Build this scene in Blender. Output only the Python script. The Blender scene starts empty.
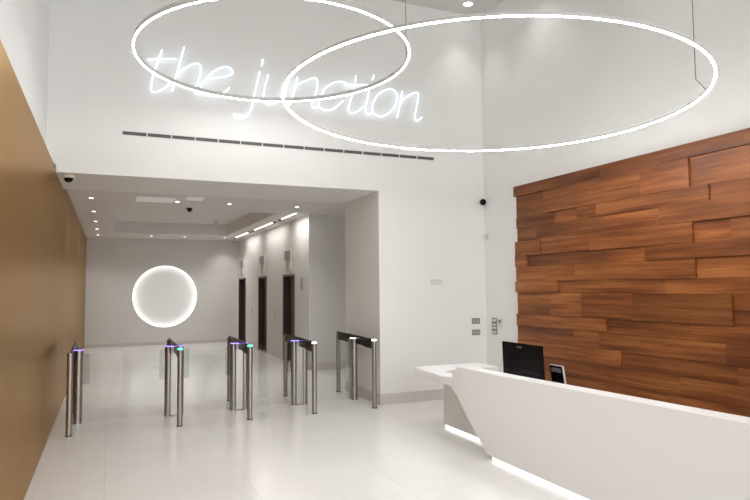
import bpy, bmesh, math, random
from mathutils import Vector, Matrix
random.seed(7)
PI = math.pi
scene = bpy.context.scene
COL = scene.collection

# ------------------------------------------------------------------ camera
EYE = 1.75
YAW, PITCH, ROLL, FPX = math.radians(23.3835), math.radians(3.4053), math.radians(-0.4914), 617.97
_f = Vector((math.sin(YAW)*math.cos(PITCH), math.cos(YAW)*math.cos(PITCH), math.sin(PITCH)))
_r = Vector((math.cos(YAW), -math.sin(YAW), 0)); _u = _r.cross(_f)
RT = _r*math.cos(ROLL) + _u*math.sin(ROLL)
UP = -_r*math.sin(ROLL) + _u*math.cos(ROLL)
cam = bpy.data.cameras.new('camera'); cam.sensor_width = 36; cam.lens = FPX*36/750; cam.clip_start = .05
co = bpy.data.objects.new('camera', cam); COL.objects.link(co)
m = Matrix((RT, UP, -_f)).transposed().to_4x4(); m.translation = (0, 0, EYE)
co.matrix_world = m; scene.camera = co

# ------------------------------------------------------------------ materials
def mat(name, col, rough=.5, metal=0, spec=.5, noise=0, nscale=(3, 3, 3), bump=0, emit=None, estr=0, coat=0):
    m = bpy.data.materials.new(name); m.use_nodes = True
    nt = m.node_tree; b = nt.nodes['Principled BSDF']
    b.inputs['Base Color'].default_value = (*col, 1)
    b.inputs['Roughness'].default_value = rough
    b.inputs['Metallic'].default_value = metal
    b.inputs['Specular IOR Level'].default_value = spec
    b.inputs['Coat Weight'].default_value = coat
    if emit:
        b.inputs['Emission Color'].default_value = (*emit, 1)
        b.inputs['Emission Strength'].default_value = estr
    if noise or bump:
        tc = nt.nodes.new('ShaderNodeTexCoord'); mp = nt.nodes.new('ShaderNodeMapping')
        mp.inputs['Scale'].default_value = nscale
        nz = nt.nodes.new('ShaderNodeTexNoise'); nz.inputs['Scale'].default_value = 1; nz.inputs['Detail'].default_value = 4
        nt.links.new(tc.outputs['Object'], mp.inputs[0]); nt.links.new(mp.outputs[0], nz.inputs['Vector'])
        if noise:
            mx = nt.nodes.new('ShaderNodeMix'); mx.data_type = 'RGBA'
            mx.inputs[6].default_value = (*[c*(1-noise) for c in col], 1)
            mx.inputs[7].default_value = (*[min(1, c*(1+noise)) for c in col], 1)
            nt.links.new(nz.outputs[0], mx.inputs[0]); nt.links.new(mx.outputs[2], b.inputs['Base Color'])
        if bump:
            bp = nt.nodes.new('ShaderNodeBump'); bp.inputs['Strength'].default_value = bump; bp.inputs['Distance'].default_value = .01
            nt.links.new(nz.outputs[0], bp.inputs['Height']); nt.links.new(bp.outputs[0], b.inputs['Normal'])
    return m

def emitter(name, col, s):
    m = bpy.data.materials.new(name); m.use_nodes = True; nt = m.node_tree
    nt.nodes.clear(); e = nt.nodes.new('ShaderNodeEmission'); o = nt.nodes.new('ShaderNodeOutputMaterial')
    e.inputs[0].default_value = (*col, 1); e.inputs[1].default_value = s
    nt.links.new(e.outputs[0], o.inputs[0]); return m

def glass_mat(name, tint, gloss=.45):
    m = bpy.data.materials.new(name); m.use_nodes = True; nt = m.node_tree; nt.nodes.clear()
    t = nt.nodes.new('ShaderNodeBsdfTransparent'); t.inputs[0].default_value = (*tint, 1)
    gs = nt.nodes.new('ShaderNodeMath'); gs.operation = 'MULTIPLY'; gs.inputs[1].default_value = gloss
    g = nt.nodes.new('ShaderNodeBsdfGlossy'); g.inputs['Roughness'].default_value = .02
    lw = nt.nodes.new('ShaderNodeFresnel'); lw.inputs[0].default_value = 1.45
    mx = nt.nodes.new('ShaderNodeMixShader'); o = nt.nodes.new('ShaderNodeOutputMaterial')
    nt.links.new(lw.outputs[0], gs.inputs[0]); nt.links.new(gs.outputs[0], mx.inputs[0]); nt.links.new(t.outputs[0], mx.inputs[1])
    nt.links.new(g.outputs[0], mx.inputs[2]); nt.links.new(mx.outputs[0], o.inputs[0]); return m

M = {}
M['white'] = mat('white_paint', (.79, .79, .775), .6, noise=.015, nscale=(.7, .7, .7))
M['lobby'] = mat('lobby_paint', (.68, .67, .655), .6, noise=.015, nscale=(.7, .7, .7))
M['ceil'] = mat('ceiling_paint', (.62, .61, .595), .7)
M['lceil'] = mat('lobby_ceiling_paint', (.72, .705, .69), .7)
M['skirt'] = mat('skirting_stone', (.58, .545, .53), .35, noise=.04, nscale=(4, 4, 4))
M['solid'] = mat('white_solid_surface', (.85, .85, .85), .32)
M['body'] = mat('desk_carcass', (.86, .855, .85), .45)
M['steel'] = mat('brushed_steel', (.36, .345, .335), .36, 1)
M['steelpanel'] = mat('satin_steel_panel', (.50, .48, .465), .42, 1)
M['fin'] = mat('smoked_glass_fin', (.012, .009, .008), .2, 0, .12)
M['black'] = mat('black_plastic', (.004, .003, .003), .3, 0, .12)
M['screen'] = mat('black_gloss', (.003, .0025, .0025), .1, 0, .2)
M['dkslot'] = mat('dark_slot', (.10, .10, .10), .6)
M['grill'] = mat('grille_trim', (.78, .77, .75), .5)
M['cable'] = mat('steel_cable', (.25, .25, .24), .4, .6)
M['ringside'] = mat('ring_housing', (.62, .61, .60), .4, .3)
M['bronze'] = mat('dark_bronze_door', (.085, .068, .052), .38, .6, noise=.1, nscale=(3, 3, .5))
M['bronzeframe'] = mat('dark_bronze_frame', (.055, .042, .034), .4, .5)
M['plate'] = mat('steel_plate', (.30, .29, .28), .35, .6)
M['plateinset'] = mat('plate_inset', (.45, .44, .42), .4, .2)
M['paleplate'] = mat('pale_plate', (.60, .59, .57), .5)
M['pale2'] = mat('pale_plate_inset', (.72, .71, .68), .5)
M['lantern'] = mat('lantern_grey', (.40, .385, .37), .4, .2)
M['lantern2'] = mat('lantern_dark_grey', (.28, .265, .25), .35, .3)
M['gasket'] = mat('rubber_foot_ring', (.06, .055, .05), .6)
M['glass'] = glass_mat('clear_glass', (.985, .992, .988))
M['glassd'] = glass_mat('tinted_glass', (.86, .87, .86))
M['paneglass'] = glass_mat('window_glass', (.96, .97, .97))
M['alu'] = mat('window_aluminium', (.2, .2, .2), .4, .5)
M['ring'] = emitter('ring_light', (1, .995, .99), 138)
M['ring_left'] = emitter('ring_light_left', (1, .995, .99), 46)
M['neon'] = emitter('neon_tube', (.72, .87, 1), 1.9)
M['purple'] = emitter('violet_led', (.30, .22, 1), 2.2)
M['green'] = emitter('green_led', (.12, 1, .55), 1.6)
M['whiteled'] = emitter('white_led', (1, 1, 1), 2.5)
M['led'] = emitter('warm_white_led', (1, .98, .96), 1.5)
M['halo'] = emitter('halo_led', (1, .97, .93), 1.8)
M['cove'] = emitter('cove_led', (1, .98, .95), 3.5)
M['covelow'] = emitter('cove_led_soft', (1, .93, .82), 2.5)
M['down'] = emitter('downlight_lens', (1, .97, .92), 5)
M['track'] = emitter('track_tube', (1, .97, .92), 4)
M['panel'] = mat('light_panel', (.85, .84, .82), .5, emit=(1, .98, .95), estr=.06)

def gold_material():
    m = mat('gold_lacquer', (.40, .235, .085), .26, .9)
    nt = m.node_tree; b = nt.nodes['Principled BSDF']
    b.inputs['Specular Tint'].default_value = (.84, .69, .50, 1)
    tc = nt.nodes.new('ShaderNodeTexCoord'); mp = nt.nodes.new('ShaderNodeMapping'); mp.inputs['Scale'].default_value = (1, 1, 1)
    nz = nt.nodes.new('ShaderNodeTexNoise'); nz.inputs['Scale'].default_value = .9; nz.inputs['Detail'].default_value = 2
    nt.links.new(tc.outputs['Object'], mp.inputs[0]); nt.links.new(mp.outputs[0], nz.inputs['Vector'])
    mr = nt.nodes.new('ShaderNodeMapRange'); mr.inputs[3].default_value = .26; mr.inputs[4].default_value = .34
    nt.links.new(nz.outputs[0], mr.inputs[0]); nt.links.new(mr.outputs[0], b.inputs['Roughness'])
    return m
M['gold'] = gold_material()

def floor_material():
    m = mat('polished_white_tile', (.8, .79, .78), .2)
    nt = m.node_tree; b = nt.nodes['Principled BSDF']
    tc = nt.nodes.new('ShaderNodeTexCoord')
    br = nt.nodes.new('ShaderNodeTexBrick'); br.offset = 0; br.squash = 1
    br.inputs['Color1'].default_value = (.80, .79, .775, 1); br.inputs['Color2'].default_value = (.785, .775, .76, 1)
    br.inputs['Mortar'].default_value = (.66, .65, .635, 1)
    br.inputs['Scale'].default_value = 1; br.inputs['Mortar Size'].default_value = .0035; br.inputs['Mortar Smooth'].default_value = .4
    br.inputs['Brick Width'].default_value = 1.2; br.inputs['Row Height'].default_value = 1.2
    nt.links.new(tc.outputs['Object'], br.inputs['Vector'])
    nz = nt.nodes.new('ShaderNodeTexNoise'); nz.inputs['Scale'].default_value = 1.3; nz.inputs['Detail'].default_value = 5
    nt.links.new(tc.outputs['Object'], nz.inputs['Vector'])
    mx = nt.nodes.new('ShaderNodeMix'); mx.data_type = 'RGBA'; mx.blend_type = 'MULTIPLY'; mx.inputs[0].default_value = .05
    nt.links.new(br.outputs[0], mx.inputs[6]); nt.links.new(nz.outputs[0], mx.inputs[7]); nt.links.new(mx.outputs[2], b.inputs['Base Color'])
    mr = nt.nodes.new('ShaderNodeMapRange'); mr.inputs[3].default_value = .16; mr.inputs[4].default_value = .26
    nt.links.new(nz.outputs[0], mr.inputs[0]); nt.links.new(mr.outputs[0], b.inputs['Roughness'])
    return m
M['floor'] = floor_material()

def wood_material():
    m = mat('oiled_walnut', (.3, .12, .04), .42, 0, .3)
    nt = m.node_tree; b = nt.nodes['Principled BSDF']; L = nt.links.new; N = nt.nodes.new
    tc = N('ShaderNodeTexCoord')
    at = N('ShaderNodeAttribute'); at.attribute_name = 'tint'
    # shift grain per board
    sh = N('ShaderNodeVectorMath'); sh.operation = 'SCALE'; sh.inputs['Scale'].default_value = 37
    L(at.outputs['Color'], sh.inputs[0])
    ad = N('ShaderNodeVectorMath'); L(tc.outputs['Object'], ad.inputs[0]); L(sh.outputs[0], ad.inputs[1])
    mp = N('ShaderNodeMapping'); mp.inputs['Scale'].default_value = (2, .8, 22); L(ad.outputs[0], mp.inputs[0])
    n1 = N('ShaderNodeTexNoise'); n1.inputs['Scale'].default_value = 1; n1.inputs['Detail'].default_value = 6; n1.inputs['Roughness'].default_value = .7; n1.inputs['Distortion'].default_value = .25
    L(mp.outputs[0], n1.inputs['Vector'])
    mp2 = N('ShaderNodeMapping'); mp2.inputs['Scale'].default_value = (2, .6, 5); L(ad.outputs[0], mp2.inputs[0])
    n2 = N('ShaderNodeTexNoise'); n2.inputs['Scale'].default_value = 1; n2.inputs['Detail'].default_value = 3; L(mp2.outputs[0], n2.inputs['Vector'])
    mixn = N('ShaderNodeMath'); mixn.operation = 'MULTIPLY_ADD'; mixn.inputs[1].default_value = .55
    L(n1.outputs[0], mixn.inputs[0])
    sc = N('ShaderNodeMath'); sc.operation = 'MULTIPLY'; sc.inputs[1].default_value = .45; L(n2.outputs[0], sc.inputs[0]); L(sc.outputs[0], mixn.inputs[2])
    cr = N('ShaderNodeValToRGB'); e = cr.color_ramp.elements
    e[0].position = .38; e[0].color = (.11, .030, .007, 1)
    e[1].position = .66; e[1].color = (.40, .152, .045, 1)
    x = e.new(.5); x.color = (.225, .070, .018, 1)
    L(mixn.outputs[0], cr.inputs[0])
    sep = N('ShaderNodeSeparateColor'); L(at.outputs['Color'], sep.inputs[0])
    mr = N('ShaderNodeMapRange'); mr.inputs[3].default_value = .45; mr.inputs[4].default_value = 1.32; L(sep.outputs[0], mr.inputs[0])
    mul = N('ShaderNodeVectorMath'); mul.operation = 'SCALE'; L(cr.outputs[0], mul.inputs[0]); L(mr.outputs[0], mul.inputs['Scale'])
    L(mul.outputs[0], b.inputs['Base Color'])
    bp = N('ShaderNodeBump'); bp.inputs['Strength'].default_value = .12; bp.inputs['Distance'].default_value = .004
    L(n1.outputs[0], bp.inputs['Height']); L(bp.outputs[0], b.inputs['Normal'])
    return m
M['wood'] = wood_material()

# ------------------------------------------------------------------ helpers
ORG = {}
def thing(name, label, cat, loc=(0, 0, 0), group=None):
    o = bpy.data.objects.new(name, None); COL.objects.link(o); o.location = loc
    o.empty_display_size = .1
    o['label'] = label; o['category'] = cat
    if group: o['group'] = group
    ORG[o.name] = Vector(loc); return o
def tag(o, label, cat, group=None):
    o['label'] = label; o['category'] = cat
    if group: o['group'] = group
    return o
def obj(name, bm, material, parent=None, smooth=False, bevel=0, label=None, origin=None):
    """geometry is authored in world metres; stored relative to the parent's origin (or its own base)"""
    base = ORG[parent.name] if parent else None
    if base is None:
        if origin is None:
            xs = [v.co.x for v in bm.verts]; ys = [v.co.y for v in bm.verts]; zs = [v.co.z for v in bm.verts]
            origin = ((min(xs)+max(xs))/2, (min(ys)+max(ys))/2, min(zs))
        base = Vector(origin)
    for v in bm.verts: v.co -= base
    bmesh.ops.recalc_face_normals(bm, faces=bm.faces)
    me = bpy.data.meshes.new(name); bm.to_mesh(me); bm.free()
    me.materials.append(material)
    if smooth:
        for p in me.polygons: p.use_smooth = True
        if smooth != 'all':
            try: me.set_sharp_from_angle(angle=math.radians(40))
            except Exception: pass
    o = bpy.data.objects.new(name, me); COL.objects.link(o)
    if parent: o.parent = parent
    else: o.location = base
    ORG[o.name] = base
    if bevel:
        bv = o.modifiers.new('bevel', 'BEVEL'); bv.width = bevel; bv.segments = 3; bv.limit_method = 'ANGLE'
    if label: o['label'] = label
    return o
def struct(name, bm, m, parent=None, bevel=0, smooth=False):
    o = obj(name, bm, m, parent, smooth, bevel)
    if not parent: o['kind'] = 'structure'
    return o
def B(): return bmesh.new()
def bx(bm, x0, x1, y0, y1, z0, z1):
    vs = [bm.verts.new((x, y, z)) for x in (x0, x1) for y in (y0, y1) for z in (z0, z1)]
    for f in ((0, 1, 3, 2), (4, 6, 7, 5), (0, 4, 5, 1), (2, 3, 7, 6), (0, 2, 6, 4), (1, 5, 7, 3)):
        bm.faces.new([vs[i] for i in f])
    return bm
def box(*a): return bx(B(), *a)
def cyl(bm, c, r, z0, z1, n=32, r2=None, axis='z'):
    r2 = r if r2 is None else r2
    def P(a, rr, h):
        u, v = rr*math.cos(a), rr*math.sin(a)
        if axis == 'z': return (c[0]+u, c[1]+v, h)
        if axis == 'y': return (c[0]+u, h, c[1]+v)
        return (h, c[0]+u, c[1]+v)
    a = [bm.verts.new(P(2*PI*i/n, r, z0)) for i in range(n)]
    b = [bm.verts.new(P(2*PI*i/n, r2, z1)) for i in range(n)]
    for i in range(n): bm.faces.new((a[i], a[(i+1) % n], b[(i+1) % n], b[i]))
    bm.faces.new(a); bm.faces.new(b); return bm
def lathe(bm, c, prof, n=40, axis='z', closed=False):
    """prof: list of (r, h); axis 'y' runs along Y, 'x' along X"""
    rings = []
    for r, h in prof:
        if r < 1e-5:
            p = {'z': (c[0], c[1], h), 'y': (c[0], h, c[1]), 'x': (h, c[0], c[1])}[axis]
            rings.append([bm.verts.new(p)]); continue
        row = []
        for i in range(n):
            u, v = r*math.cos(2*PI*i/n), r*math.sin(2*PI*i/n)
            row.append(bm.verts.new({'z': (c[0]+u, c[1]+v, h), 'y': (c[0]+u, h, c[1]+v), 'x': (h, c[0]+u, c[1]+v)}[axis]))
        rings.append(row)
    pairs = list(zip(rings, rings[1:])) + ([(rings[-1], rings[0])] if closed else [])
    for a, b in pairs:
        for i in range(n):
            j = (i+1) % n
            if len(a) == 1 and len(b) == 1: continue
            if len(a) == 1: bm.faces.new((a[0], b[j], b[i]))
            elif len(b) == 1: bm.faces.new((a[i], a[j], b[0]))
            else: bm.faces.new((a[i], a[j], b[j], b[i]))
    return bm
def prism(bm, pts, a0, a1, plane='xy'):
    """extrude polygon; plane xy -> z, yz -> x, xz -> y"""
    def P(p, h): return {'xy': (p[0], p[1], h), 'yz': (h, p[0], p[1]), 'xz': (p[0], h, p[1])}[plane]
    lo = [bm.verts.new(P(p, a0)) for p in pts]; hi = [bm.verts.new(P(p, a1)) for p in pts]
    n = len(pts)
    for i in range(n): bm.faces.new((lo[i], lo[(i+1) % n], hi[(i+1) % n], hi[i]))
    bm.faces.new(lo); bm.faces.new(hi); return bm
def tube(bm, pts, r, n=8, caps=True):
    pts = [Vector(p) for p in pts]; rings = []
    up = None
    for i, p in enumerate(pts):
        t = (pts[min(i+1, len(pts)-1)] - pts[max(i-1, 0)]).normalized()
        if up is None:
            up = t.orthogonal().normalized()
        up = (up - t*up.dot(t)).normalized(); s = t.cross(up)
        rings.append([bm.verts.new(p + (up*math.cos(2*PI*k/n) + s*math.sin(2*PI*k/n))*r) for k in range(n)])
    for a, b in zip(rings, rings[1:]):
        for k in range(n): bm.faces.new((a[k], a[(k+1) % n], b[(k+1) % n], b[k]))
    if caps: bm.faces.new(rings[0]); bm.faces.new(rings[-1])
    return bm
def smooth_path(pts, k=6):
    out = []; n = len(pts)
    for i in range(n-1):
        p0, p1, p2, p3 = pts[max(i-1, 0)], pts[i], pts[i+1], pts[min(i+2, n-1)]
        for j in range(k):
            t = j/k
            out.append(tuple(.5*((2*b) + (-a+c)*t + (2*a-5*b+4*c-d)*t*t + (-a+3*b-3*c+d)*t**3) for a, b, c, d in zip(p0, p1, p2, p3)))
    out.append(tuple(pts[-1])); return out
def light(name, kind, loc, power, col=(1, .98, .95), rot=(0, 0, 0), **kw):
    l = bpy.data.lights.new(name, kind); l.energy = power; l.color = col
    for k, v in kw.items(): setattr(l, k, v)
    o = bpy.data.objects.new(name, l); COL.objects.link(o); o.location = loc; o.rotation_euler = rot; return o

# ------------------------------------------------------------------ dimensions
XG = -.61            # gold wall face
YF = 8.494           # front wall face
XJ = 3.74            # jamb face of the portal
YB = 9.93            # back of the portal wall
XE = 3.92            # lift wall face
XR = 5.62            # right wall face
ZC = 6.2             # hall ceiling
ZL = 3.30            # lift lobby ceiling
ZH = 3.20            # portal soffit
YE = 12.6            # start of lift wall
YW = 20.45           # far wall
YN = -3.4            # glazed rear end

# floor, ceilings
fl = obj('floor', box(-1.0, 7.0, YN-.2, YW+.4, -.12, 0), M['floor'], origin=(0, 0, 0)); fl['kind'] = 'structure'
struct('ceiling', box(-.9, XR+.2, YN-.2, YB, ZC, ZC+.15), M['ceil'])
# lobby ceiling with tray recess
bm = B()
cx0, cx1, cy0, cy1 = .1, 3.22, 12.62, 18.4
for a in ((-.9, 6.4, YB, cy0), (-.9, 6.4, cy1, YW+.3), (-.9, cx0, cy0, cy1), (cx1, 6.4, cy0, cy1)):
    bx(bm, a[0], a[1], a[2], a[3], ZL, ZL+.31)
bx(bm, cx0-.1, cx1+.1, cy0-.1, cy1+.1, ZL+.31, ZL+.4)
struct('ceiling_lobby', bm, M['lceil'])

# left: white wall behind, gold lacquer panelling in front
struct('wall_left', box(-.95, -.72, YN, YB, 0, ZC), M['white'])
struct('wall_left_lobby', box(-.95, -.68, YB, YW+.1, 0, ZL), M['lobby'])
bm = B()
bx(bm, -.66, XG, YN+.1, YF, .02, 3.24); bx(bm, -.66, XG, YF, YW, .02, ZL-.002)
bx(bm, -.655, XG-.012, YN+.1, YW, 0, .02)
gw = tag(obj('wall_panelling', bm, M['gold'], origin=(-.63, 5, 0)), 'long gold lacquered wall panelling running down the left side into the lobby', 'wall panelling')
gw['kind'] = 'structure'; gw.name = 'wall_left_panelling'
del gw['label']; del gw['category']

# front wall block with portal
bm = B()
prism(bm, [(-.78, ZH), (XJ, ZH), (XJ, 0), (XR+.1, 0), (XR+.1, ZC), (-.78, ZC)], YF, YB, 'xz')
struct('wall_front', bm, M['white'])
struct('wall_right', box(XR, XR+.2, YN, YF, 0, ZC), M['white'])
# lobby walls
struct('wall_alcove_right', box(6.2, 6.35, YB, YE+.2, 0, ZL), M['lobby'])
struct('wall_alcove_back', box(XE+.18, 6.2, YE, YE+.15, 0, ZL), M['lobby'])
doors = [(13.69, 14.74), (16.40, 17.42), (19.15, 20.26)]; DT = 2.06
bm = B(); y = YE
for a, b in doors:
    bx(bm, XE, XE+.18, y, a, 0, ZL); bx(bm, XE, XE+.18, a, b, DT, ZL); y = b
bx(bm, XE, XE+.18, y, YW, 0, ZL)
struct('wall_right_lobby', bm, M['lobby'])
# far wall with circular recess
CX, CZ, CR = 1.66, 1.505, .965
bm = B(); n = 96
circ = [bm.verts.new((CX+CR*math.cos(2*PI*i/n), YW, CZ+CR*math.sin(2*PI*i/n))) for i in range(n)]
X0, X1 = -.68, XE+.18
def rim(i):
    a = 2*PI*i/n; c, s = math.cos(a), math.sin(a); ts = []
    if c > 1e-9: ts.append((X1-CX)/c)
    if c < -1e-9: ts.append((X0-CX)/c)
    if s > 1e-9: ts.append((ZL-CZ)/s)
    if s < -1e-9: ts.append((0-CZ)/s)
    t = min(ts); return (CX+t*c, YW, CZ+t*s)
outer = [bm.verts.new(rim(i)) for i in range(n)]
for i in range(n):
    j = (i+1) % n; bm.faces.new((circ[i], circ[j], outer[j], outer[i]))
for cxn, czn in ((X0, 0), (X1, 0), (X0, ZL), (X1, ZL)):   # close the corners
    best = None
    for i in range(n):
        j = (i+1) % n; a, b = outer[i].co, outer[j].co
        onx = lambda q: abs(q.x-cxn) < 1e-4; onz = lambda q: abs(q.z-czn) < 1e-4
        if (onx(a) and onz(b)) or (onz(a) and onx(b)): best = (outer[i], outer[j])
    if best:
        if all((v.co-Vector((cxn, YW, czn))).length > 1e-4 for v in best):
            bm.faces.new((best[0], best[1], bm.verts.new((cxn, YW, czn))))
back = [bm.verts.new((v.co.x, YW+.13, v.co.z)) for v in circ]
for i in range(n):
    j = (i+1) % n; bm.faces.new((circ[j], circ[i], back[i], back[j]))
bx(bm, X0, X1, YW+.131, YW+.25, 0, ZL)
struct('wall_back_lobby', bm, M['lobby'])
# rear of the hall: unseen glazing assumed behind the viewer, kept low to limit light
bm = B()
bx(bm, -.95, -.3, YN-.15, YN, 0, ZC); bx(bm, 5.3, XR+.2, YN-.15, YN, 0, ZC)
bx(bm, -.3, 5.3, YN-.15, YN, 3.7, ZC)
struct('wall_rear', bm, M['white'])
bm = B()
for x in (-.27, 1.08, 2.5, 3.9, 5.27): bx(bm, x-.03, x+.03, YN-.12, YN-.04, 0, 3.7)
for z in (.04, 2.4, 3.66): bx(bm, -.3, 5.3, YN-.115, YN-.045, z-.04, z+.04)
w1 = struct('window_1', bm, M['alu'])
obj('window_pane', box(-.28, 5.28, YN-.085, YN-.075, .05, 3.65), M['paneglass'], w1)

# skirtings
struct('baseboard_front', box(XJ-.012, XR-.002, YF-.014, YF, 0, .16), M['skirt'])
struct('baseboard_jamb', box(XJ-.014, XJ, YF, YB, 0, .16), M['skirt'])
struct('baseboard_alcove', box(XE-.012, 6.19, YE-.014, YE, 0, .16), M['skirt'])
bm = B(); y = YE
for a, b in doors: bx(bm, XE-.012, XE, y, a-.05, 0, .16); y = b+.05
bx(bm, XE-.012, XE, y, YW, 0, .16)
struct('baseboard_lobby_right', bm, M['skirt'])
struct('baseboard_lobby_back', box(XG, XE-.012, YW-.012, YW, 0, .10), M['skirt'])
struct('baseboard_right', box(XR-.012, XR, 7.56, YF-.014, 0, .16), M['skirt'])

# ------------------------------------------------------------------ timber wall cladding
XWd = 5.52
rows = [  # z_top, z_bottom, [(y_start, depth level, tint)...] runs from far (7.54) towards the viewer
 (3.21, 3.06, [(7.54, .035, .36), (5.78, .035, .42), (3.92, .035, .3), (2.3, .035, .6)]),
 (3.06, 2.75, [(7.54, .0, .45), (6.86, .035, .5), (5.17, .035, .85), (4.53, .018, .72), (2.8, .03, .4)]),
 (2.75, 2.59, [(7.54, .0, .4), (6.66, .012, .95), (6.22, .025, .5), (5.87, .03, .55), (4.31, .018, .62), (2.6, .0, .6)]),
 (2.59, 2.39, [(7.54, .0, .28), (7.05, .02, .42), (5.75, .02, .85), (4.93, .034, .5), (3.0, .02, .7)]),
 (2.39, 2.18, [(7.54, .03, .7), (6.95, .025, .55), (6.0, .03, .6), (4.52, .012, .92), (4.11, .012, .55), (3.2, .03, .4)]),
 (2.18, 2.02, [(7.54, .03, .62), (7.27, .012, .22), (5.74, .016, .65), (5.14, .03, .45), (2.9, .01, .6)]),
 (2.02, 1.81, [(7.54, .02, .68), (6.3, .02, .52), (4.51, .005, .72), (2.7, .02, .5)]),
 (1.81, 1.65, [(7.54, .032, .7), (6.62, .012, .5), (4.9, .014, .55), (3.0, .03, .65)]),
 (1.65, 1.50, [(7.54, .012, .62), (6.8, .014, .55), (6.2, .018, .7), (5.35, .026, .28), (4.12, .008, .45), (2.5, .02, .6)]),
 (1.50, 1.34, [(7.54, .012, .58), (6.8, .014, .6), (6.2, .018, .5), (5.35, .026, .2), (4.12, .008, .42), (2.5, .02, .6)]),
 (1.34, 1.17, [(7.54, .026, .55), (5.77, .012, .4), (4.6, .014, .6), (3.3, .03, .5)]),
 (1.17, .97, [(7.54, .016, .45), (6.35, .02, .68), (5.9, .022, .42), (4.2, .024, .3), (2.6, .01, .55)]),
 (.97, .78, [(7.54, .024, .62), (5.55, .010, .35), (4.1, .012, .5), (2.8, .03, .4)]),
 (.78, .58, [(7.54, .01, .4), (6.05, .016, .55), (4.75, .018, .38), (3.6, .024, .45), (2.2, .01, .5)]),
 (.58, .38, [(7.54, .024, .5), (6.6, .012, .4), (4.9, .024, .5), (3.1, .01, .4)]),
 (.38, .18, [(7.54, .01, .45), (5.6, .024, .5), (3.9, .014, .35), (2.4, .03, .5)]),
 (.18, .0, [(7.54, .02, .4), (6.2, .012, .5), (4.4, .024, .4), (2.9, .01, .5)])]
YEND = .6
bm = B(); lay = bm.loops.layers.float_color.new('tint')
for zt, zb, bs in rows:
    for i, (ys, d, t) in enumerate(bs):
        ye = bs[i+1][0] if i+1 < len(bs) else YEND
        e = random.uniform(-.012, .012) if i == 0 else 0
        nf = len(bm.faces)
        bx(bm, XWd+.032-d*1.5, XWd+.045, ye+.0008, ys+e-.0008, zb+.0012, zt-.0012)
        bm.faces.ensure_lookup_table()
        c = (t, random.random(), random.random(), 1)
        for f in bm.faces[nf:]:
            for l in f.loops: l[lay] = c
nf = len(bm.faces); bx(bm, XWd+.045, XWd+.055, YEND, 7.52, 0, 3.19); bm.faces.ensure_lookup_table()
for f in bm.faces[nf:]:
    for l in f.loops: l[lay] = (.1, .3, .4, 1)
wc = tag(obj('timber_wall_cladding', bm, M['wood'], origin=(XWd, 4, 0)), 'tall wall cladding of staggered reddish brown timber boards behind the white desk', 'wall cladding')
strip = obj('cove_light', box(XWd+.062, XR-.004, YEND+.05, 7.45, 3.10, 3.13), M['cove'], wc, label='hidden warm white light strip along the top')
# gold wall cove
struct('trim_cove_left', box(-.715, -.665, 5.2, YF-.05, 3.02, 3.05), M['covelow'])

# ------------------------------------------------------------------ neon sign
def on_front(px, py, Y):
    d = RT*((px-375)/FPX) - UP*((py-250)/FPX) + _f
    d *= Y/d.y; return Vector((d.x, Y, d.z+EYE))
strokes = [
 ('t', [[(161.9,49.9),(158.9,58),(153.5,74.2),(150.8,86.8),(151.7,91.3),(156.2,91.8),(163.4,88.6),(170,84)], [(147.2,59.6),(161,59),(176,58.9)]]),
 ('h', [[(184.2,46.8),(178.7,67),(173.6,85),(172.4,91.3)], [(172.9,87),(176.9,75),(186.8,67),(195.8,63.4),(200.3,66),(200.3,74.2),(195.8,87.7),(195,92.5),(198,94),(202,91.5)]]),
 ('e', [[(206,79),(219,77.4),(230,75),(232.6,71.5),(229,67.3),(221,67.9),(210,74.2),(203,83.2),(201.4,90.3),(205.6,95.3),(215.5,95.8),(224.5,92.2),(229.5,87.7)]]),
 ('j', [[(259.9,71.6),(254.2,95),(251.5,107.6),(247.9,115.7),(241.6,118.7),(237.1,117.5),(234,113.9)], [(262.8,59.4),(261.7,65.8)]]),
 ('u', [[(268.2,74.3),(264.3,90),(263.6,100.3),(268.6,104),(275.8,102.2),(281,97),(286,86)], [(288.5,76),(285.6,91.4),(284.2,101),(287,105.5),(290,104)]]),
 ('n', [[(297.4,77),(293.5,92),(290.3,104.5)], [(292.8,97),(296.5,86),(306.4,80.6),(314.5,78),(317.6,81.5),(316.3,91.4),(311.8,102.2),(312.9,107.4),(319.3,106.4)]]),
 ('c', [[(348.4,84.4),(342,81.6),(332.4,83.2),(324.4,89.6),(320.4,98.4),(318.8,105),(322.8,109.6),(330.8,109.8),(338,105.6),(342.8,100.8)]]),
 ('t', [[(356,76),(354.8,84),(350.8,100),(348.4,109),(350.4,112.5),(356.4,112),(362.8,107.5)], [(345,84.6),(367.6,84.8)]]),
 ('i', [[(369.5,89),(366.8,101.6),(365.4,111),(368.4,114.1),(372.6,111.4)], [(374,75),(372.4,80)]]),
 ('o', [[(386.8,89.3),(378.8,93.6),(373.6,102.4),(372.6,110.6),(377.2,116),(385.2,115.2),(393.2,108.8),(397,99.2),(396,92.4),(391.6,89.2),(386.8,89.3)]]),
 ('n', [[(402,91.2),(400.2,103),(397.2,117.6)], [(398.9,108),(402.8,99.8),(411.5,94),(417.4,92.9),(418.6,97),(416.4,108),(414.9,117.6),(417.4,120.6),(422,117.3)]])]
YN_ = YF-.045
neon = thing('neon_sign', 'white neon script sign reading the junction, high on the wall above the portal', 'neon sign', (2.4, YF, 4.3))
for ch, ss in strokes:
    bm = B()
    for s in ss:
        pts = [on_front(x, y, YN_) for x, y in s]
        if len(pts) > 2: pts = smooth_path([tuple(p) for p in pts], 6)
        tube(bm, pts, .0075, 8)
    lt = obj('letter', bm, M['neon'], neon, smooth='all', label='glowing letter '+ch)
    p = on_front(*ss[0][len(ss[0])//2], YN_)
    obj('standoff', cyl(B(), (p.x, p.z), .006, YN_+.008, YF, 8, axis='y'), M['grill'], lt)

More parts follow.
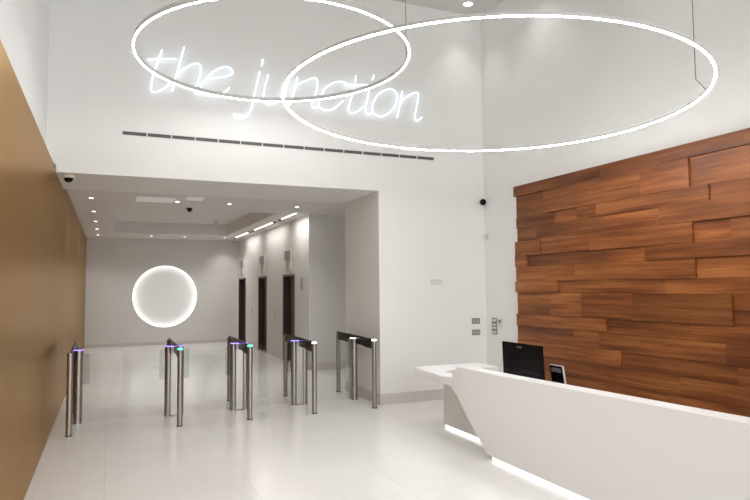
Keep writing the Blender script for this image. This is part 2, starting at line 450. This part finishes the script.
# ------------------------------------------------------------------ linear air grille on front wall
vent = thing('air_grille', 'long thin black slotted air grille on the white wall above the portal', 'air vent', (2.42, YF, 3.73))
gx0, gx1 = .138, 4.70
bm = B()
bx(bm, gx0-.012, gx1+.012, YF-.010, YF, 3.728, 3.734); bx(bm, gx0-.012, gx1+.012, YF-.010, YF, 3.780, 3.786)
bx(bm, gx0-.012, gx0, YF-.010, YF, 3.734, 3.780); bx(bm, gx1, gx1+.012, YF-.010, YF, 3.734, 3.780)
NS = 15
for i in range(1, NS):
    x = gx0+(gx1-gx0)*i/NS; bx(bm, x-.006, x+.006, YF-.009, YF, 3.734, 3.780)
obj('frame', bm, M['grill'], vent)
for i in range(NS):
    a = gx0+(gx1-gx0)*i/NS+.006; b = gx0+(gx1-gx0)*(i+1)/NS-.006
    bm = box(a, b, YF-.003, YF, 3.734, 3.780)
    bx(bm, a, b, YF-.0065, YF-.0035, 3.755, 3.759)
    obj('slot', bm, M['dkslot'], vent)

# ------------------------------------------------------------------ pendant rings
def ring_light(name, label, c, R, slope, cables, sy=0, w=.0135, h=.022, em='ring'):
    t = thing(name, label, 'pendant light', (c[0], c[1], c[2]), 'large hoop pendant lights')
    n = 128
    def sweep(prof):
        bm = B(); rows_ = []
        for i in range(n):
            a = 2*PI*i/n; row = []
            for dr, dz in prof:
                x = (R+dr)*math.cos(a); y = (R+dr)*math.sin(a)
                row.append(bm.verts.new((c[0]+x, c[1]+y, c[2]+slope*x+sy*y+dz)))
            rows_.append(row)
        for i in range(n):
            a, b = rows_[i], rows_[(i+1) % n]
            for k in range(len(prof)):
                kk = (k+1) % len(prof); bm.faces.new((a[k], a[kk], b[kk], b[k]))
        return bm
    obj('housing', sweep([(-w/2, 0), (-w/2, h), (w/2, h), (w/2, 0)]), M['ringside'], t, smooth=True)
    obj('diffuser', sweep([(-w/2+.001, -.004), (-w/2+.001, -.001), (w/2-.001, -.001), (w/2-.001, -.004)]), M[em], t, smooth=True, label='glowing white underside')
    for pts in cables:
        bm = B(); tube(bm, pts, .0042, 6)
        obj('cable', bm, M['cable'], t)
    return t
# left ring
c1 = (1.652, 6.50, 4.235); R1 = 1.455
def rp(c, R, s, deg, dz=.028):
    a = math.radians(deg); return Vector((c[0]+R*math.cos(a), c[1]+R*math.sin(a), c[2]+s*R*math.cos(a)+dz))
cab = []
for dg in (-14, 205, -100):
    p = rp(c1, R1, .02, dg, .028-.02*R1*math.sin(math.radians(dg))); cab.append([p, (p.x, p.y, ZC)])
ring_light('hoop_pendant_light', 'glowing white hoop pendant hanging in front of the neon word, the left and higher one', c1, R1, .02, cab[:1]+cab[2:], -.02, .017, .05, 'ring_left')
c2 = (2.97, 4.43, 3.305); R2 = 1.735
p = rp(c2, R2, -.02, -36)
q = p + Vector((-.06, .04, .09))
cab2 = [[p, q, (q.x-.02, q.y, ZC)]]
ring_light('hoop_pendant_light', 'largest glowing white hoop pendant, hanging over the white desk', c2, R2, -.02, cab2)

# ------------------------------------------------------------------ lamps in ceilings
def downlight(x, y, z, label, group, r=.05):
    t = thing('downlight', label, 'downlight', (x, y, z), group)
    bm = B(); lathe(bm, (x, y), [(r*1.28, z), (r*1.28, z-.005), (r, z-.006), (r, z)], 32, closed=True); obj('trim_ring', bm, M['grill'], t, smooth=True)
    bm = B(); cyl(bm, (x, y), r*.98, z-.004, z-.001, 32); obj('lens', bm, M['down'], t)
    return t
downlight(5.16, 8.14, ZC, 'round downlight in the tall hall ceiling above the desk', None, .07)
LD = [(-.28, 11.48, 'small downlight beside the gold wall, first of its row from the portal'),
      (-.28, 13.47, 'small downlight beside the gold wall, second of its row from the portal'),
      (-.28, 15.42, 'small downlight beside the gold wall, third of its row from the portal'),
      (-.28, 17.38, 'small downlight beside the gold wall, fourth of its row from the portal'),
      (-.28, 19.32, 'small downlight beside the gold wall, at the far lobby wall'),
      (1.12, 11.47, 'small downlight between the pale ceiling panels and the black dome camera'),
      (2.04, 11.47, 'small downlight in the lobby ceiling right of the black dome camera'),
      (3.33, 11.47, 'small downlight just before the near end of the lit ceiling slot'),
      (1.16, 19.25, 'small downlight above the glowing wall disc, left of its pair'),
      (2.10, 19.28, 'small downlight above the glowing wall disc, right of its pair'),
      (3.28, 19.2, 'small downlight in the far right corner of the lobby ceiling')]
for x, y, lb in LD: downlight(x, y, ZL, lb, 'lobby ceiling downlights', .038)

# lit track slot along the lift wall
t = thing('ceiling_light_slot', 'long recessed light slot with three bright tubes along the lift doors', 'light fitting', (3.58, 15.8, ZL))
obj('channel', box(3.555, 3.605, 12.35, 19.3, ZL-.004, ZL), M['grill'], t)
for a, b in ((12.42, 13.55), (14.45, 16.35), (17.25, 19.0)):
    obj('tube', box(3.568, 3.592, a, b, ZL-.012, ZL-.004), M['track'], t)
for a in (13.75, 14.2, 16.6, 17.0, 19.15):
    bm = B(); cyl(bm, (3.58, a), .028, ZL-.03, ZL-.004, 20); obj('spotlight', bm, M['black'], t)
tag(obj('ceiling_light_panel', box(.42, 1.05, 11.02, 11.62, ZL-.012, ZL), M['panel'], bevel=.003), 'larger pale rectangular panel in the lobby ceiling near the portal', 'ceiling panel', 'pale ceiling panels')
tag(obj('ceiling_light_panel', box(1.22, 1.50, 10.75, 11.2, ZL-.008, ZL), M['panel'], bevel=.003), 'smaller pale square panel in the lobby ceiling, right of the larger one', 'ceiling panel', 'pale ceiling panels')

# wall disc light
t = thing('wall_disc_light', 'big round glowing disc recessed in the far lobby wall', 'wall light', (CX, YW, CZ-CR))
bm = B(); prof = [(0, YW+.105)]
for i in range(1, 9):
    r = .944*i/8; prof.append((r, YW+.105+.012*(i/8)**3))
lathe(bm, (CX, CZ), prof, 64, 'y')
obj('dish', bm, M['solid'], t, smooth='all')
bm = B(); lathe(bm, (CX, CZ), [(.945, YW+.006), (.962, YW+.006), (.962, YW+.115), (.945, YW+.115)], 96, 'y', closed=True)
obj('light_ring', bm, M['halo'], t, smooth=True, label='bright white rim')
bm = B(); lathe(bm, (CX, CZ), [(.955, YW-.006), (.985, YW-.006), (.985, YW), (.955, YW)], 96, 'y', closed=True)
obj('rim', bm, M['grill'], t, smooth=True)

# ------------------------------------------------------------------ dome cameras and detectors
def dome(x, y, z, label, group, r=.06):
    t = thing('dome_camera', label, 'security camera', (x, y, z), group)
    bm = B(); lathe(bm, (x, y), [(0, z), (r*1.25, z), (r*1.25, z-.02), (r*1.05, z-.03), (0, z-.03)], 32)
    obj('base', bm, M['pale2'] if r > .055 else M['black'], t, smooth=True)
    bm = B(); lathe(bm, (x, y), [(r, z-.03)]+[(r*math.cos(a), z-.03-r*math.sin(a)) for a in (.3, .6, .9, 1.2, 1.4)]+[(0, z-.03-r)], 32)
    obj('dome', bm, M['screen'], t, smooth='all')
dome(-.48, 8.74, ZH, 'black dome camera under the portal beside the gold wall', 'dome cameras', .056)
dome(1.43, 12.35, ZL, 'black dome camera in the middle of the lobby ceiling', 'dome cameras', .045)
t = thing('smoke_detector', 'small grey detector inside the recessed ceiling tray', 'smoke detector', (2.76, 17.6, ZL+.31))
bm = B(); lathe(bm, (2.76, 17.6), [(0, ZL+.31), (.055, ZL+.31), (.05, ZL+.28), (0, ZL+.275)], 24); obj('body', bm, M['lantern'], t, smooth=True)
# camera + sensor on the right wall near the corner
t = thing('security_camera', 'small black ball camera high on the right wall near the corner', 'security camera', (XR, 8.42, 3.10))
bm = B(); lathe(bm, (8.42, 3.10), [(0, XR), (.045, XR), (.045, XR-.015), (.03, XR-.035), (0, XR-.035)], 24, 'x'); obj('mount', bm, M['grill'], t, smooth=True)
bm = B(); bmesh.ops.create_uvsphere(bm, u_segments=24, v_segments=16, radius=.052)
bmesh.ops.translate(bm, verts=bm.verts, vec=(XR-.075, 8.41, 3.10)); obj('ball', bm, M['black'], t, smooth='all')
bm = B(); cyl(bm, (8.39, 3.095), .02, XR-.130, XR-.118, 20, axis='x'); obj('lens', bm, M['screen'], t)
t = thing('motion_sensor', 'small white motion sensor on the right wall below the black camera', 'motion sensor', (XR, 8.44, 2.53))
bm = B(); lathe(bm, (8.42, 2.55), [(0, XR), (.04, XR), (.045, XR-.02), (.03, XR-.05), (0, XR-.06)], 24, 'x'); obj('body', bm, M['pale2'], t, smooth='all')
bm = B(); bx(bm, XR-.045, XR-.035, 8.36, 8.375, 2.50, 2.58); obj('bracket', bm, M['lantern'], t)

# ------------------------------------------------------------------ plates
def plate(name, label, cat, group, x0, x1, y0, y1, z0, z1, face, insets, mb, mi):
    t = thing(name, label, cat, ((x0+x1)/2, (y0+y1)/2, z0), group)
    obj('plate', box(x0, x1, y0, y1, z0, z1), mb, t, bevel=.002)
    for a in insets:
        if face == 'y': obj('rocker', box(a[0], a[1], y0-.004, y0, a[2], a[3]), mi, t)
        else: obj('rocker', box(x0-.004, x0, a[0], a[1], a[2], a[3]), mi, t)
plate('switch_plate', 'grey metal double switch plate on the front wall, the upper one', 'switch', 'metal switch plates by the corner', 5.345, 5.495, YF-.009, YF, 1.145, 1.235, 'y', [(5.365, 5.41, 1.165, 1.215), (5.43, 5.475, 1.165, 1.215)], M['plate'], M['plateinset'])
plate('switch_plate', 'grey metal double switch plate on the front wall, the lower one', 'switch', 'metal switch plates by the corner', 5.345, 5.495, YF-.009, YF, .965, 1.052, 'y', [(5.365, 5.41, .985, 1.035), (5.43, 5.475, .985, 1.035)], M['plate'], M['plateinset'])
plate('light_switch_panel', 'tall grey metal panel with four light switches on the right wall', 'switch', None, XR-.009, XR, 8.19, 8.33, .985, 1.245, 'x',
      [(8.21, 8.31, 1.19, 1.225), (8.21, 8.31, 1.125, 1.15), (8.21, 8.31, 1.075, 1.10), (8.21, 8.31, 1.005, 1.035)], M['plate'], M['pale2'])
t = thing('thermostat', 'white thermostat with a small dark screen beside the metal switch panel', 'thermostat', (XR, 8.08, 1.11))
obj('body', box(XR-.018, XR, 8.01, 8.14, 1.10, 1.24), M['pale2'], t, bevel=.004)
obj('screen', box(XR-.021, XR-.018, 8.06, 8.13, 1.17, 1.225), M['plate'], t, label='dark grey screen')
plate('blank_plate', 'pale twin wall plate alone in the middle of the white front wall', 'wall plate', None, 4.62, 4.81, YF-.008, YF, 1.775, 1.855, 'y', [(4.635, 4.705, 1.788, 1.842), (4.725, 4.795, 1.788, 1.842)], M['paleplate'], M['pale2'])

# ------------------------------------------------------------------ lift doors, lanterns, call panels
names = ['nearest the portal', 'in the middle of three', 'furthest from the portal']
for k, (a, b) in enumerate(doors):
    t = thing('lift_door', 'dark bronze lift doorway, '+names[k], 'lift door', (XE+.09, (a+b)/2, 0), 'lift doors')
    bm = B(); bx(bm, XE-.004, XE+.17, a, a+.05, 0, DT); bx(bm, XE-.004, XE+.17, b-.05, b, 0, DT); bx(bm, XE-.004, XE+.17, a+.05, b-.05, DT-.05, DT)
    obj('frame', bm, M['bronzeframe'], t)
    mid = (a+b)/2
    for y0, y1 in ((a+.05, mid-.004), (mid+.004, b-.05)):
        obj('door_leaf', box(XE+.13, XE+.165, y0, y1, .012, DT-.05), M['bronze'], t)
    obj('sill', box(XE-.004, XE+.17, a+.05, b-.05, 0, .01), M['steelpanel'], t)
    t = thing('indicator_lamp', 'grey upright indicator lamp above the lift doorway '+names[k], 'lift indicator', (XE, mid, 2.15), 'indicators above the lift doors')
    obj('housing', box(XE-.02, XE, mid-.27, mid+.25, 2.14, 2.64), M['pale2'], t, bevel=.006)
    obj('display', box(XE-.05, XE-.02, mid-.22, mid+.20, 2.40, 2.62), M['lantern2'], t, bevel=.004, label='grey display box')
    obj('arrow_panel', box(XE-.035, XE-.02, mid-.11, mid+.09, 2.17, 2.40), M['lantern'], t, label='narrow grey lower strip')
for y, z0, z1, lb in ((13.13, 1.69, 1.96, 'narrow grey control panel on the lobby wall right of the nearest lift doorway'),
                      (15.51, .98, 1.20, 'small call button panel between the nearest and middle lift doorways'),
                      (18.25, .98, 1.20, 'small call button panel between the middle and furthest lift doorways')):
    t = thing('call_panel', lb, 'call button', (XE, y, z0), 'panels on the lift wall')
    obj('plate', box(XE-.012, XE, y-.09, y+.09, z0, z1), M['lantern'] if z0 > 1.2 else M['paleplate'], t, bevel=.003)
    bm = B(); cyl(bm, (y, (z0+z1)/2), .025, XE-.018, XE-.012, 20, axis='x'); obj('button', bm, M['plate'], t)

# ------------------------------------------------------------------ speed gates
def obround(bm, cx, cy, hw, r, z0, z1, n=14):
    """capsule outline long in X"""
    pts = []
    for i in range(n+1):
        a = -PI/2 + PI*i/n; pts.append((cx+hw-r+r*math.cos(a), cy+r*math.sin(a)))
    for i in range(n+1):
        a = PI/2 + PI*i/n; pts.append((cx-hw+r+r*math.cos(a), cy+r*math.sin(a)))
    return prism(bm, pts, z0, z1)
def rounded_leaf(x0, x1, y, z0, z1, rc, side, th=.01):
    pts = []
    def corner(cx, cz, a0):
        for i in range(7):
            a = a0+PI/2*i/6; pts.append((cx+rc*math.cos(a), cz+rc*math.sin(a)))
    if side > 0:
        pts.append((x0, z0)); corner(x1-rc, z0+rc, -PI/2); corner(x1-rc, z1-rc, 0); pts.append((x0, z1))
    else:
        pts.append((x1, z1)); corner(x0+rc, z1-rc, PI/2); corner(x0+rc, z0+rc, PI); pts.append((x1, z0))
    bm = B(); prism(bm, pts, y-th/2, y+th/2, 'xz'); return bm
YP = 9.08
def gate(x, dx, hw, label, capm, frontm, leaves):
    t = thing('speed_gate', label, 'turnstile', (x, YP, 0), 'row of steel speed gates across the portal')
    for (y, led) in ((8.33, frontm), (9.86, None)):
        bm = B(); cyl(bm, (x, y), .034, .012, .965, 28); p = obj('post', bm, M['steel'], t, smooth=True)
        bm = B(); cyl(bm, (x, y), .038, 0, .012, 28); obj('foot_ring', bm, M['gasket'], p, smooth=True)
        if led: bm = B(); cyl(bm, (x, y), .0345, .965, .985, 28); obj('post_cap', bm, led, p, smooth=True, label='glowing cap' )
        else: bm = B(); cyl(bm, (x, y), .0345, .965, .975, 28); obj('post_cap', bm, M['steel'], p, smooth=True)
    # tall smoked fin linking posts, a slim blade
    bm = B(); prism(bm, [(8.365, .98), (8.365, .845), (8.60, .845), (8.80, .865), (9.45, .87), (9.62, .87), (9.9, .87), (9.9, 1.005), (8.95, 1.0), (8.40, .985)], x-.011, x+.011, 'yz')
    obj('fin', bm, M['fin'], t, bevel=.003, label='dark smoked glass top rail')
    cx = x+dx
    if hw > .07:
        bm = B(); obround(bm, cx, YP, hw-.012, .036, .012, .945); pd = obj('pedestal', bm, M['steelpanel'], t, smooth=True)
        for s in (-1, 1):
            bm = B(); cyl(bm, (cx+s*(hw-.046), YP), .048, .0, .948, 32); obj('column', bm, M['steel'], pd, smooth=True)
    else:
        bm = B(); cyl(bm, (cx, YP), .052, .0, .948, 32); pd = obj('pedestal', bm, M['steel'], t, smooth=True)
        bm = B(); bx(bm, min(cx, cx+dx*.2)-.03, max(cx, cx)+.03, YP+.03, YP+.16, .0, .93); obj('column', bm, M['steelpanel'], pd, bevel=.01)
    bm = B(); obround(bm, cx, YP, max(hw, .052), .050, .948, .958); obj('light_cap', bm, capm, t, smooth=True, label='glowing light cap')
    bm = B(); obround(bm, cx, YP, max(hw, .052)-.006, .045, .958, .963); obj('lid', bm, M['black'], t, smooth=True)
    for side, L in leaves:
        xa = cx+side*hw*.98
        xb = xa+side*L
        lo, hi = min(xa, xb), max(xa, xb)
        obj('glass_leaf', rounded_leaf(lo, hi, YP, .16, .90, .05, side), M['glass'], t, label='clear glass gate leaf')
        xb = xa+side*.075; lo, hi = min(xa, xb), max(xa, xb)
        obj('glass_guard', rounded_leaf(lo, hi, YP-.02, .50, .915, .03, side), M['glassd'], t, label='grey tinted glass guard')
    return t
gate(-.40, .065, .06, 'slim steel speed gate beside the gold wall with a violet light', M['purple'], M['steel'], [(1, .49)])
gate(.868, .0, .125, 'steel speed gate with a green post light, the one nearer the gold wall', M['purple'], M['green'], [(-1, .49), (1, .30)])
gate(1.765, .0, .125, 'steel speed gate with a green post light, in the middle of the row', M['purple'], M['green'], [(-1, .30), (1, .30)])
gate(2.665, .0, .125, 'steel speed gate with violet cap and white post light', M['purple'], M['whiteled'], [(-1, .30), (1, .33)])
gate(3.575, -.02, .065, 'slim steel speed gate against the white pillar with white lights', M['whiteled'], M['whiteled'], [(-1, .33)])

# ------------------------------------------------------------------ reception desk
desk = thing('reception_desk', 'long angular white reception desk lit underneath, in front of the timber wall', 'reception desk', (3.9, 4.2, 0))
def xt(Y): return 3.41 if Y > 4.94 else 3.41+(4.94-Y)*(.18/2.35)
def xsh(Y, z): return 3.54+(xt(Y)-3.54)*(z-.06)/.84
YD = 1.2
def shell():
    """front skin built in vertical slices, so the leaning facets stay continuous"""
    low = [(6.089, .681), (5.913, .640), (5.828, .588), (5.723, .439), (5.497, .184), (5.401, .055), (5.215, .045), (4.94, .045), (4.2, .045), (3.4, .045), (2.594, .045), (YD, .045)]
    top = [(6.067, .755), (5.867, .765), (5.815, .83), (5.72, .893), (5.60, .90), (5.45, .90), (5.215, .90), (4.94, .90), (4.2, .90), (3.4, .90), (2.594, .90), (YD, .90)]
    bm = B(); T = .03
    f, k = [], []
    for (yl, zl), (yt, zt) in zip(low, top):
        f.append((bm.verts.new((xsh(yl, zl), yl, zl)), bm.verts.new((xsh(yt, zt), yt, zt))))
        k.append((bm.verts.new((xsh(yl, zl)+T, yl, zl)), bm.verts.new((xsh(yt, zt)+T, yt, zt))))
    n = len(f)
    for i in range(n-1):
        bm.faces.new((f[i][0], f[i+1][0], f[i+1][1], f[i][1]))
        bm.faces.new((k[i+1][0], k[i][0], k[i][1], k[i+1][1]))
        bm.faces.new((f[i][1], f[i+1][1], k[i+1][1], k[i][1]))
        bm.faces.new((f[i+1][0], f[i][0], k[i][0], k[i+1][0]))
    for i in (0, n-1): bm.faces.new((f[i][0], f[i][1], k[i][1], k[i][0]))
    return bm
obj('front_panel', shell(), M['solid'], desk, smooth=True, label='white leaning front panel')
# raised shelf behind the top edge
bm = B(); ps = [(5.66, .10), (5.50, .15), (4.94, .165), (3.6, .175), (2.594, .185), (YD, .19)]
A = [bm.verts.new((xt(y)+.029, y, .90)) for y, w in ps]; Bv = [bm.verts.new((xt(y)+w, y, .90)) for y, w in ps]
A2 = [bm.verts.new((xt(y)+.029, y, .875)) for y, w in ps]; B2 = [bm.verts.new((xt(y)+w, y, .875)) for y, w in ps]
for i in range(len(ps)-1):
    bm.faces.new((A[i], A[i+1], Bv[i+1], Bv[i])); bm.faces.new((A2[i+1], A2[i], B2[i], B2[i+1]))
    bm.faces.new((Bv[i], Bv[i+1], B2[i+1], B2[i])); bm.faces.new((A[i+1], A[i], A2[i], A2[i+1]))
bm.faces.new((A[0], Bv[0], B2[0], A2[0])); bm.faces.new((A[-1], A2[-1], B2[-1], Bv[-1]))
obj('shelf', bm, M['solid'], desk, label='white raised shelf')
# low counter at the far end: a U round the open slot
bm = B(); prism(bm, [(3.505, 6.94), (3.432, 6.067), (3.44, 5.86), (3.50, 5.80), (3.62, 5.98), (3.64, 6.40), (3.83, 6.48), (4.45, 6.48), (4.45, 6.94)], .672, .752)
obj('low_counter', bm, M['solid'], desk, bevel=.006, label='white low counter slab')
# worktop behind
obj('worktop', box(3.64, 4.45, YD, 5.92, .66, .70), M['body'], desk)
obj('slot_shade', box(3.60, 4.40, 5.93, 6.60, .655, .668), M['plate'], desk, label='dark grey sheet standing in for shade in the counter slot')  # dark sheet added below the slot so its inside reads as shaded
bm = B(); bx(bm, 3.60, 3.64, 2.2, 5.72, .70, .874); obj('upstand', bm, M['body'], desk)
# carcass: set back at far end, forward under the long front
bm = B(); bx(bm, 3.87, 4.40, 5.30, 6.83, .038, .66); bx(bm, 3.66, 4.40, YD, 5.30, .05, .66)
obj('carcass', bm, M['body'], desk, label='recessed shaded base')
bm = B(); bx(bm, 3.885, 4.36, 5.30, 6.80, 0, .038); bx(bm, 3.62, 4.36, YD, 5.30, 0, .05)
obj('plinth', bm, M['body'], desk)
obj('light_strip', box(3.868, 3.884, 5.32, 6.80, .012, .034), M['led'], desk, label='glowing white strip under the set back end')
obj('light_strip', box(3.575, 3.619, YD+.02, 5.34, .010, .036), M['led'], desk, label='glowing white strip under the long front')

# monitor seen from behind
t = thing('monitor', 'large black monitor seen from behind on the white desk', 'monitor', (3.98, 5.33, .70))
xm = 3.93; y0, y1 = 4.955, 5.615
bm = B(); prism(bm, [(xm-.012, .80), (xm+.018, .80), (xm+.002, 1.155), (xm-.024, 1.155)], y0, y1, 'xz'); obj('housing', bm, M['black'], t, bevel=.006)
bm = B(); prism(bm, [(xm+.0185, .815), (xm+.0205, .815), (xm+.0065, 1.15), (xm+.0045, 1.15)], y0+.015, y1-.015, 'xz'); obj('screen', bm, M['screen'], t)
obj('logo', box(xm-.0245, xm-.021, 5.27, 5.35, 1.105, 1.125), M['dkslot'], t, label='small grey badge')
bm = B(); bx(bm, xm-.015, xm+.0, y0+.05, y1-.05, .86, 1.02); obj('rear_cover', bm, M['screen'], t, bevel=.006)
obj('stand_neck', box(xm-.0, xm+.04, 5.25, 5.35, .715, .95), M['black'], t)
bm = B(); prism(bm, [(xm-.09, 5.18), (xm+.15, 5.18), (xm+.15, 5.42), (xm-.09, 5.42)], .70, .715); obj('stand_foot', bm, M['black'], t, bevel=.004)
# small dark upright device
t = thing('desk_phone', 'small dark upright desk phone with a pale rim, right of the black monitor', 'phone', (4.15, 4.9, .70))
def slanted(y0, y1, z0, z1, off, th, ins=0):
    lean = .10
    bm = B(); X = 4.10
    P = lambda y, z, d: (X+(z-.70)*.12+d, y+(z-.70)*.35, z)
    c = [(y0, z0), (y1, z0), (y1, z1), (y0, z1)]
    lo = [bm.verts.new(P(y, z, off)) for y, z in c]; hi = [bm.verts.new(P(y, z, off+th)) for y, z in c]
    for i in range(4): bm.faces.new((lo[i], lo[(i+1) % 4], hi[(i+1) % 4], hi[i]))
    bm.faces.new(lo); bm.faces.new(hi); return bm
obj('case', slanted(4.835, 5.025, .72, .952, 0, .022), M['plateinset'], t, bevel=.004, label='pale silver rim')
obj('front', slanted(4.842, 5.023, .725, .945, -.004, .004), M['screen'], t)
obj('screen', slanted(4.86, 5.005, .885, .925, -.0055, .0015), M['dkslot'], t, label='dark grey screen')
obj('foot', box(4.09, 4.24, 4.82, 5.00, .70, .722), M['black'], t, bevel=.003)

# ------------------------------------------------------------------ light
w = bpy.data.worlds.new('world'); scene.world = w; w.use_nodes = True
w.node_tree.nodes['Background'].inputs[0].default_value = (.93, .97, 1, 1)
w.node_tree.nodes['Background'].inputs[1].default_value = 1.0
# daylight: area fill lamp added outside the assumed rear glazing
light('daylight_fill', 'AREA', (2.5, YN-.5, 2.3), 170, (.95, .975, 1), (math.radians(68), 0, 0), shape='RECTANGLE', size=5.4, size_y=3.5)
# hall downlights
light('hall_downlight', 'SPOT', (5.16, 8.14, ZC-.03), 14, spot_size=math.radians(75), spot_blend=.8, shadow_soft_size=.06)
for x, y in ((5.2, 6.9), (5.2, 4.5), (3.3, 4.5), (1.2, 4.5), (3.3, 1.2), (1.2, 1.2), (5.1, 1.2)):
    light('hall_downlight', 'SPOT', (x, y, ZC-.03), 14, spot_size=math.radians(95), spot_blend=.7, shadow_soft_size=.08)
for x, y, _ in LD:
    light('lobby_downlight', 'SPOT', (x, y, ZL-.02), 30, (1, .985, .97), spot_size=math.radians(120), spot_blend=.8, shadow_soft_size=.05)
for a, b in ((12.42, 13.55), (14.45, 16.35), (17.25, 19.0)):
    light('track_wash', 'AREA', (3.58, (a+b)/2, ZL-.03), 6, (1, .965, .92), (0, math.radians(-8), 0), shape='RECTANGLE', size=.03, size_y=b-a, spread=math.radians(170))
light('track_spot', 'SPOT', (3.45, 19.75, ZL-.04), 14, (1, .965, .92), (math.radians(20), 0, 0), spot_size=math.radians(90), spot_blend=.9, shadow_soft_size=.04)

scene.view_settings.view_transform = 'Standard'; scene.view_settings.look = 'None'
scene.view_settings.gamma = 1; scene.view_settings.use_curve_mapping = False
scene.view_settings.exposure = 0.66
scene.cycles.use_denoising = True
scene.cycles.max_bounces = 10; scene.cycles.diffuse_bounces = 6; scene.cycles.transparent_max_bounces = 16
scene.cycles.sample_clamp_indirect = 6
